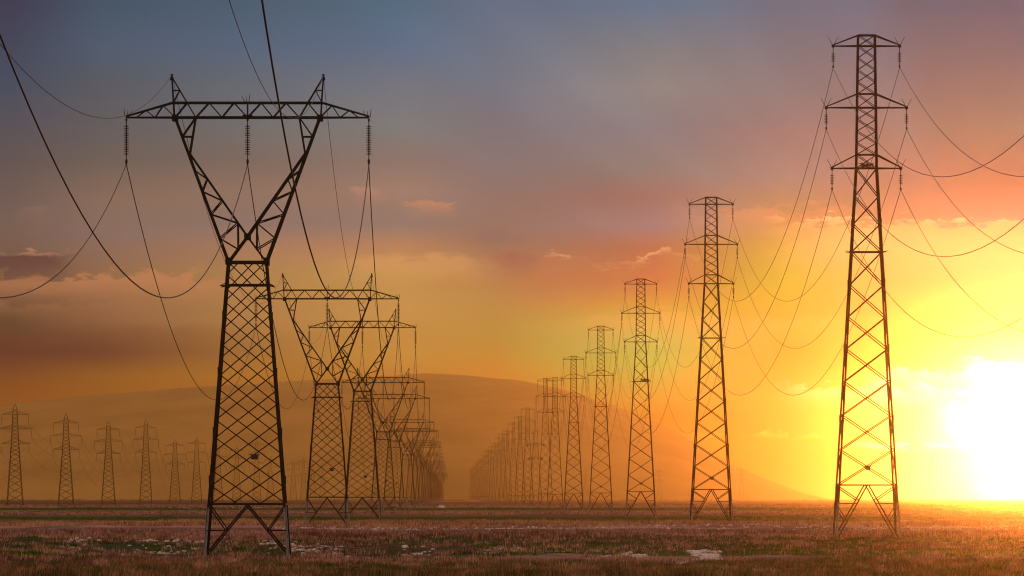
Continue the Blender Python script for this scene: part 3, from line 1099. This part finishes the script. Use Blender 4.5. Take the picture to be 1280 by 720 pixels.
# ------------------------------------------------------------------ ground
def build_ground():
    ys = np.concatenate([np.linspace(-900, 300, 13)[:-1], np.linspace(300, 1000, 260)[:-1], np.geomspace(1000, 14450, 120)])
    us = np.concatenate([np.linspace(-1, -0.1, 14)[:-1], np.linspace(-0.1, 0.1, 120), np.linspace(0.1, 1, 14)[1:]])
    nx = len(us)
    vs = []
    for Y in ys:
        half = max(abs(Y), 300) * 0.085 + 25           # the stretch in view
        xs = np.where(np.abs(us) <= 0.1, us / 0.1 * half, np.sign(us) * (half + (np.abs(us) - 0.1) / 0.9 * (6000 - half)))
        z = gz(xs, np.full(nx, Y))
        vs.extend(zip(xs.tolist(), [float(Y)] * nx, z.tolist()))
    fs = [(r * nx + c, r * nx + c + 1, (r + 1) * nx + c + 1, (r + 1) * nx + c) for r in range(len(ys) - 1) for c in range(nx - 1)]
    me = bpy.data.meshes.new('ground')
    me.from_pydata(vs, [], fs)
    m, g, b = mat('field_soil', 0.95)
    geo = g.node('ShaderNodeNewGeometry')
    sp = g.node('ShaderNodeSeparateXYZ')
    g.nt.links.new(geo.outputs['Position'], sp.inputs[0])
    X, Y = E(g, sp.outputs[0]), E(g, sp.outputs[1])
    wob = g.noise(g.vec(X * 0.02, Y * 0.012), 1.0, 4, 0.6) - 0.5
    # strips of different growth run across the view
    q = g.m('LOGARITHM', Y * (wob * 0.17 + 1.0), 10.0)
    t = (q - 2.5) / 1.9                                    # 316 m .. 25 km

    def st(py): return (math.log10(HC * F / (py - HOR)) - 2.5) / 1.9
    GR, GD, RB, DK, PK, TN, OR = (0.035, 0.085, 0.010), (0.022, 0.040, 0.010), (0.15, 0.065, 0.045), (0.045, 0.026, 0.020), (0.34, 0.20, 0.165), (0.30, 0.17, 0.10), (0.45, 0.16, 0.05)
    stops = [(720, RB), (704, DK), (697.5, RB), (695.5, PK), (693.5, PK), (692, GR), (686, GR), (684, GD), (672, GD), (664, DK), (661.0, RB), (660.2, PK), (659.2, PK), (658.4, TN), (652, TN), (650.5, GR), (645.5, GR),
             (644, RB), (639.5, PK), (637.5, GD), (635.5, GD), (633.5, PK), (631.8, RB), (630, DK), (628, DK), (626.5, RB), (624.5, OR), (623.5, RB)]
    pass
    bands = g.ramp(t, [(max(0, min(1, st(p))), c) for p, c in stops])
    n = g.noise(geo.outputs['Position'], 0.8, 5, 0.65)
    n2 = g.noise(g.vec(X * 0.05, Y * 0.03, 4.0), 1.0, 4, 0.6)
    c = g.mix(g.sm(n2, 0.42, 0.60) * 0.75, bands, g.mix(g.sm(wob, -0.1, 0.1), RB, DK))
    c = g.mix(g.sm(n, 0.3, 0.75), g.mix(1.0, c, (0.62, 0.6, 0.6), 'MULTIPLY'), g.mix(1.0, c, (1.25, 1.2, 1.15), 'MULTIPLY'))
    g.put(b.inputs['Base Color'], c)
    bmp = g.node('ShaderNodeBump')
    bmp.inputs['Strength'].default_value = 0.6
    bmp.inputs['Distance'].default_value = 0.2
    g.put(bmp.inputs['Height'], n)
    g.nt.links.new(bmp.outputs[0], b.inputs['Normal'])
    me.materials.append(m)
    me.polygons.foreach_set('use_smooth', [True] * len(fs))
    me.update()
    tag(link('ground', me), kind='structure')


build_ground()


def build_hills():
    prof = [(-1500, 560), (-900, 548), (-400, 527), (0, 506), (75, 500), (140, 493), (260, 484.5), (380, 477), (480, 470.5), (530, 467.5), (570, 468.5), (600, 471), (650, 477), (700, 487), (760, 504), (830, 533), (870, 556),
            (930, 590), (975, 611), (1005, 622), (1040, 626), (1240, 627), (1500, 627), (2400, 626)]
    YH = 11000.0
    pxs = np.linspace(-1500, 2400, 320)
    tops = np.interp(pxs, [p for p, _ in prof], [q for _, q in prof])
    vs, fs = [], []
    rows = 26
    for r in range(rows):
        f = r / (rows - 1)
        for px, tp in zip(pxs, tops):
            Yr = YH + f * 3200
            hgt = (HOR - tp) / F * (YH + 1600) + HC
            # rises to the crest halfway back, falls away behind it
            prof_f = math.sin(min(1, f / 0.5) * math.pi / 2) ** 0.9 if f <= 0.5 else math.cos((f - 0.5) / 0.5 * math.pi / 2)
            x = (px - 640) / F * (YH + 1600)
            gul = 1.0 + 0.07 * math.sin(x / 95.0 + 3 * f + 1.5 * math.sin(x / 210.0)) * math.sin(f * math.pi * 2) ** 2 * (1 if f < .5 else .3)
            nz = 0.6 * math.sin(x / 33.0) + 0.35 * math.sin(x / 13.0 + 1)
            vs.append((x, Yr, max(-3.0, hgt * prof_f * gul + nz * prof_f - 3.0 * (1 - prof_f))))
    n = len(pxs)
    fs = [(r * n + c, r * n + c + 1, (r + 1) * n + c + 1, (r + 1) * n + c) for r in range(rows - 1) for c in range(n - 1)]
    me = bpy.data.meshes.new('hills')
    me.from_pydata(vs, [], fs)
    m, g, b = mat('dry_hillside', 0.95)
    geo = g.node('ShaderNodeNewGeometry')
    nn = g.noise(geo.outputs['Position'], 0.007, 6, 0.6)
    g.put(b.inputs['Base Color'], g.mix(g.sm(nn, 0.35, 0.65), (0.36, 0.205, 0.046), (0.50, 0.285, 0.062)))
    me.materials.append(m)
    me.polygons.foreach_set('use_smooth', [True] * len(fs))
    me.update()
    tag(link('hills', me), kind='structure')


build_hills()


# ------------------------------------------------------------------ grass
def scatter(y_near, y_far, count_, thr=0.0, sc=6.0, seed=1, x_rng=(-40, 1320), stretch=2.2):
    """positions on the ground between two picture rows, thinned into patches"""
    count = int(count_ * GRASS)
    Y0, Y1 = HC * F / (y_near - HOR), HC * F / (y_far - HOR)
    # even per area of ground
    Y = np.sqrt(rng.random(count * 2) * (Y1 ** 2 - Y0 ** 2) + Y0 ** 2)
    px = rng.uniform(x_rng[0], x_rng[1], count * 2)
    X = (px - 640) / F * Y
    Y = Y * (1 + 0.055 * (vnoise(X, Y / 8.0, 11.0, seed + 50) - 0.5))
    keep = vnoise(X, Y / stretch, sc, seed) * 0.65 + vnoise(X, Y / stretch, sc * 0.33, seed + 9) * 0.35 > thr
    # soften the two edges of the strip
    f = (Y - Y0) / (Y1 - Y0)
    edge = np.minimum(f, 1 - f) * 5
    keep &= rng.random(count * 2) < edge + 0.15
    return X[keep][:count], Y[keep][:count]


def blades(X, Y, per, h, w, spread, lean, droop=0.35, hseed=3):
    n = len(X)
    hm = 0.15 + 0.62 * vnoise(X, Y / 2.0, 6.0, hseed) + 1.0 * vnoise(X, Y / 2.5, 1.7, hseed + 1) ** 1.5      # taller and lower clumps
    hm = np.repeat(hm, per) * rng.uniform(0.55, 1.15, n * per)
    bx = np.repeat(X, per) + rng.normal(0, spread, n * per)
    by = np.repeat(Y, per) + rng.normal(0, spread, n * per)
    bz = gz(bx, by) - 0.03
    H = h * hm
    a = rng.uniform(0, 2 * np.pi, n * per)                    # width direction
    l = rng.uniform(0, 2 * np.pi, n * per)                    # lean direction
    lm = np.abs(rng.normal(0, lean, n * per)) * H
    lx, ly = np.cos(l) * lm + 0.10 * H, np.sin(l) * lm
    ww = w * rng.uniform(0.6, 1.3, n * per)
    wx, wy = np.cos(a) * ww / 2, np.sin(a) * ww / 2
    v = np.empty((n * per, 5, 3))
    v[:, 0] = np.stack([bx - wx, by - wy, bz], 1)
    v[:, 1] = np.stack([bx + wx, by + wy, bz], 1)
    v[:, 2] = np.stack([bx + wx * .8 + lx * .35, by + wy * .8 + ly * .35, bz + H * .6], 1)
    v[:, 3] = np.stack([bx - wx * .8 + lx * .35, by - wy * .8 + ly * .35, bz + H * .6], 1)
    v[:, 4] = np.stack([bx + lx, by + ly, bz + H * (1 - droop * np.minimum(1, lm / H))], 1)
    return v.reshape(-1, 3)


def grass_object(name, chunks, material, label):
    v = np.concatenate(chunks)
    nb = len(v) // 5
    me = bpy.data.meshes.new(name)
    me.vertices.add(len(v))
    me.vertices.foreach_set('co', v.astype(np.float32).ravel())
    base = (np.arange(nb) * 5)[:, None]
    loops = np.concatenate([base + np.array([[0, 1, 2, 3]]), base + np.array([[3, 2, 4]])], 1).ravel()
    me.loops.add(len(loops))
    me.loops.foreach_set('vertex_index', loops.astype(np.int32))
    me.polygons.add(nb * 2)
    st = np.stack([np.arange(nb) * 7, np.arange(nb) * 7 + 4], 1).ravel()
    me.polygons.foreach_set('loop_start', st.astype(np.int32))
    me.materials.append(material)
    me.update(calc_edges=True)
    me.validate()
    return tag(link(name, me), label, 'grass', kind='stuff')


GRASS = 1
ch = []
X, Y = scatter(712, 700, 7000, 0.40, 4.0, 11); ch.append(blades(X, Y, 9, 0.36, 0.032, 0.16, 0.30))
X, Y = scatter(692, 668, 6800, 0.57, 4.5, 12); ch.append(blades(X, Y, 9, 0.40, 0.040, 0.22, 0.35))
X, Y = scatter(675, 664.5, 19000, 0.28, 6.0, 13); ch.append(blades(X, Y, 8, 0.52, 0.045, 0.25, 0.30))
X, Y = scatter(644, 639.5, 9000, 0.38, 14.0, 14); ch.append(blades(X, Y, 6, 0.40, 0.11, 0.6, 0.3))
X, Y = scatter(634, 631, 5000, 0.40, 40.0, 15); ch.append(blades(X, Y, 6, 0.6, 0.25, 1.5, 0.3))
grass_object('dry_red_grass', ch, M_RED, 'reddish-brown dry grass growing in strips across the field')
ch = []
X, Y = scatter(659, 653.5, 17000, 0.36, 8.0, 21); ch.append(blades(X, Y, 8, 0.60, 0.055, 0.35, 0.18))
X, Y = scatter(712, 664, 3200, 0.63, 3.5, 22); ch.append(blades(X, Y, 10, 0.50, 0.034, 0.18, 0.3))
X, Y = scatter(643, 640, 2500, 0.5, 20.0, 23); ch.append(blades(X, Y, 6, 0.45, 0.14, 0.8, 0.3))
X, Y = scatter(726, 704, 2600, 0.60, 3.0, 24); ch.append(blades(X, Y, 12, 0.50, 0.030, 0.14, 0.24))
grass_object('straw_grass', ch, M_TAN, 'tall straw-coloured grass standing in a band across the field')
ch = []
X, Y = scatter(728, 707, 13500, 0.24, 4.0, 31); ch.append(blades(X, Y, 10, 0.42, 0.028, 0.15, 0.25))
grass_object('olive_grass', ch, M_OLIVE, 'olive and brown grass growing along the nearest strip of the field')
ch = []
X, Y = scatter(694, 684, 12000, 0.20, 9.0, 41, (-40, 350)); ch.append(blades(X, Y, 8, 0.19, 0.040, 0.2, 0.5))
X, Y = scatter(694, 668, 13000, 0.47, 3.5, 42); ch.append(blades(X, Y, 9, 0.22, 0.045, 0.20, 0.5))
X, Y = scatter(651, 645, 9000, 0.26, 14.0, 43); ch.append(blades(X, Y, 6, 0.20, 0.12, 0.6, 0.5))
X, Y = scatter(638, 634.5, 5000, 0.40, 30.0, 44); ch.append(blades(X, Y, 6, 0.4, 0.25, 1.0, 0.5))
X, Y = scatter(726, 705, 5200, 0.53, 5.0, 45); ch.append(blades(X, Y, 9, 0.42, 0.032, 0.15, 0.4))
grass_object('green_grass', ch, M_GREEN, 'low fresh green grass and weeds in strips between the dry grass')


# ------------------------------------------------------------------ stones
def stone_mesh(seed, name):
    import bmesh
    bm = bmesh.new()
    bmesh.ops.create_icosphere(bm, subdivisions=2, radius=1.0)
    r = random.Random(seed)
    ax = [(Vector((r.uniform(-1, 1), r.uniform(-1, 1), r.uniform(-1, 1))).normalized(), r.uniform(0.55, 0.9)) for _ in range(9)]
    for v in bm.verts:
        for nrm, dd in ax:                                     # chip flat facets off
            k = v.co.dot(nrm)
            if k > dd:
                v.co -= nrm * (k - dd)
        v.co *= 1 + r.uniform(-0.05, 0.05)
        v.co.z *= 0.68
    me = bpy.data.meshes.new(name)
    bm.to_mesh(me)
    bm.free()
    me.materials.append(M_STONE)
    return me


STONES = [stone_mesh(i, 'pale_stone') for i in range(7)]


def put_stone(px, py, size, label, group=None, k=None):
    X, Y = at(px, py)
    o = link('pale_stone', STONES[random.randrange(7) if k is None else k])
    o.location = (X, Y, float(gz(X, Y)) + size * 0.16)
    o.scale = (size * random.uniform(.8, 1.5), size * random.uniform(.8, 1.3), size * random.uniform(.7, 1.0))
    o.rotation_euler = (random.uniform(-.3, .3), random.uniform(-.3, .3), random.uniform(0, 6.28))
    return tag(o, label, 'stone', group)


put_stone(468, 661.5, 0.52, 'bright white boulder alone in the reddish grass right of the second V-headed pylon', k=2)
put_stone(162, 703.5, 0.34, 'pale stone alone in the nearest grass strip, left of the big pylon', k=1)
put_stone(204, 703.5, 0.36, 'flat pinkish stone in the nearest grass close to the foot of the big pylon', k=4)
put_stone(552, 634.5, 1.6, 'pale far boulder on the field below the gap between the two rows', k=3)
lst = [(11, 673.5), (23, 673), (38, 672), (47, 668.5), (56, 668), (54, 674), (72, 673), (94, 676), (101, 677), (111, 676), (124, 678), (152, 683), (168, 682), (178, 677), (183, 675), (188, 677), (200, 682), (206, 684), (211, 679),
       (219, 677), (223, 681), (232, 674), (246, 677), (252, 675), (280, 673), (284, 676)]
for px, py in lst:
    put_stone(px, py, random.uniform(0.16, 0.36), 'small pale stone among green weeds left of the big V-headed pylon', 'pale stones left of the big pylon')
lst = [(330, 675), (334, 678), (364, 678), (378, 682), (385, 685), (398, 677), (404, 678), (417, 682), (421, 683), (436, 684), (447, 686), (461, 690), (486, 686), (492, 684), (506, 680), (520, 687), (530, 680), (536, 688), (546, 691),
       (585, 685), (598, 686), (602, 684), (606, 688), (625, 682), (632, 687), (640, 683), (680, 686), (683, 685), (690, 688), (754, 694), (760, 693), (781, 687), (795, 694), (800, 693)]
for px, py in lst:
    put_stone(px, py, random.uniform(0.14, 0.33), 'small pale stone among weeds right of the big V-headed pylon', 'pale stones right of the big pylon')


def rubble(name, spots, label):
    mb = MB()
    for px, py, s in spots:
        X, Y = at(px, py)
        me = random.choice(STONES)
        zz = float(gz(X, Y))
        a = random.uniform(0, 6.28)
        ca, sa = math.cos(a), math.sin(a)
        kx, ky, kz = s * random.uniform(.7, 1.5), s * random.uniform(.7, 1.3), s * random.uniform(.6, 1.0)
        vs = [((v.co.x * kx) * ca - (v.co.y * ky) * sa + X, (v.co.x * kx) * sa + (v.co.y * ky) * ca + Y, v.co.z * kz + zz + s * .2) for v in me.vertices]
        mb.add(vs, [tuple(p.vertices) for p in me.polygons])
    return tag(link(name, mb.mesh(name, M_STONE)), label, 'rubble', kind='stuff')


sp = []
for _ in range(260):                                           # pale bank at the right, along two ragged edges
    t = random.random()
    if random.random() < .55:
        sp.append((845 + 55 * t + random.gauss(0, 3), 707 - 15 * t + random.gauss(0, 1.3), random.uniform(.10, .30)))
    else:
        sp.append((862 + 34 * t + random.gauss(0, 3), 688 + 6 * t + random.gauss(0, 1.6), random.uniform(.10, .32)))
rubble('stone_rubble', sp, 'heap of pale crumbled stone in the grass in front of the second slim pylon')
sp = [(random.uniform(330, 1300), random.gauss(660, 0.9), random.uniform(.08, .26)) for _ in range(420)]
sp += [(random.uniform(960, 1300), random.gauss(671, 0.9), random.uniform(.08, .22)) for _ in range(170)]
sp += [(random.uniform(-20, 250), random.gauss(695.5, 0.9), random.uniform(.04, .13)) for _ in range(420)]
for cx_, cy_, sx_ in ((185, 677, 14), (210, 681, 16), (240, 675, 12), (95, 677, 8), (45, 671, 8), (365, 679, 14), (400, 680, 12), (425, 684, 12), (335, 676, 6), (520, 684, 16), (600, 686, 9), (630, 684, 9), (690, 686, 8), (795, 693, 8)):
    sp += [(random.gauss(cx_, sx_), random.gauss(cy_, 1.6), random.uniform(.08, .24)) for _ in range(34)]
sp += [(random.uniform(960, 1290), random.gauss(703, 6), random.uniform(.05, .14)) for _ in range(120)]
sp += [(random.uniform(200, 330), random.gauss(635.5, 0.6), random.uniform(.2, .7)) for _ in range(26)]
rubble('scattered_gravel', sp, 'crumbs of pale stone strewn in thin lines through the grass')

# a low bank of bare orange earth far out between the two rows
mb = MB()
for (px, py, lx, hh) in ((600, 626.3, 26, 1.5), (566, 626.8, 30, 0.9), (618, 626.0, 16, 1.0)):
    X, Y = at(px, py)
    nx_, ny_ = 40, 8
    vs = []
    for a in range(ny_ + 1):
        for b in range(nx_ + 1):
            fx, fy = b / nx_ * 2 - 1, a / ny_ * 2 - 1
            e = max(0.0, 1 - fx * fx) * max(0.0, 1 - fy * fy)
            vs.append((X + fx * lx, Y + fy * 30, -0.3 + hh * e ** 0.6 * (0.75 + 0.35 * math.sin(b * 0.9 + a) * math.sin(b * 0.37 + px))))
    mb.add(vs, [(a * (nx_ + 1) + b, a * (nx_ + 1) + b + 1, (a + 1) * (nx_ + 1) + b + 1, (a + 1) * (nx_ + 1) + b) for a in range(ny_) for b in range(nx_)])
M_EARTH, g_, b_ = mat('orange_earth', 0.95)
tg_ = g_.node('ShaderNodeNewGeometry')
g_.put(b_.inputs['Base Color'], g_.mix(g_.sm(g_.noise(tg_.outputs['Position'], 0.15, 4, 0.6), 0.3, 0.7), (0.40, 0.13, 0.04), (0.62, 0.24, 0.08)))
tag(link('earth_bank', mb.mesh('earth_bank', M_EARTH)), kind='structure')

# ragged scrub along the far edge of the field
mbs = MB()
for i in range(1500):
    Y = random.uniform(7000, 10500)
    X = random.uniform(-0.085, 0.085) * Y
    clump = vnoise(X, Y, 120.0, 5)
    if clump < 0.5:
        continue
    s = random.uniform(0.7, 2.4) * (0.4 + clump)
    for k in range(14):
        c = Vector((X + random.gauss(0, s * .9), Y + random.gauss(0, s * .9), abs(random.gauss(0, s * .45)) - .2))
        e1 = Vector((random.gauss(0, 1), random.gauss(0, 1), random.gauss(0, 1))).normalized() * s * .5
        e2 = Vector((random.gauss(0, 1), random.gauss(0, 1), random.gauss(0, 1))).normalized() * s * .5
        mbs.add([c, c + e1, c + e2], [(0, 1, 2)])
tag(link('distant_scrub', mbs.mesh('distant_scrub', M_GREEN)), 'dark low scrub dotted along the far edge of the field', 'scrub', kind='stuff')

# ------------------------------------------------------------------ haze
HAZE = 0.65e-4
mb = MB()
mb.box((0, 6800, 101.0), (12400, 15600, 209))
me = mb.mesh('haze', M_DARK)
me.materials.clear()
hm = bpy.data.materials.new('dusty_air')
hm.use_nodes = True
nt = hm.node_tree
nt.nodes.clear()
pv = nt.nodes.new('ShaderNodeVolumePrincipled')
pv.inputs['Color'].default_value = (0.98, 0.80, 0.45, 1)
pv.inputs['Density'].default_value = HAZE
pv.inputs['Anisotropy'].default_value = 0.99
oo = nt.nodes.new('ShaderNodeOutputMaterial')
nt.links.new(pv.outputs[0], oo.inputs['Volume'])
me.materials.append(hm)
tag(link('haze', me), 'warm dusty air over the whole field', 'haze', kind='stuff')

# ------------------------------------------------------------------ render
vs_ = SC.view_settings
SC.display_settings.display_device = 'sRGB'
vs_.view_transform = 'Standard'
vs_.look = 'None'
vs_.exposure = 0.0
vs_.gamma = 1.0
vs_.use_curve_mapping = False
SC.render.engine = 'CYCLES'
cy = SC.cycles
cy.max_bounces = 10
cy.diffuse_bounces = 2
cy.glossy_bounces = 2
cy.transmission_bounces = 2
cy.volume_bounces = 5
cy.transparent_max_bounces = 8
cy.use_denoising = True
cy.sample_clamp_indirect = 4.0
cy.pixel_filter_type = 'BLACKMAN_HARRIS'
cy.filter_width = 1.15
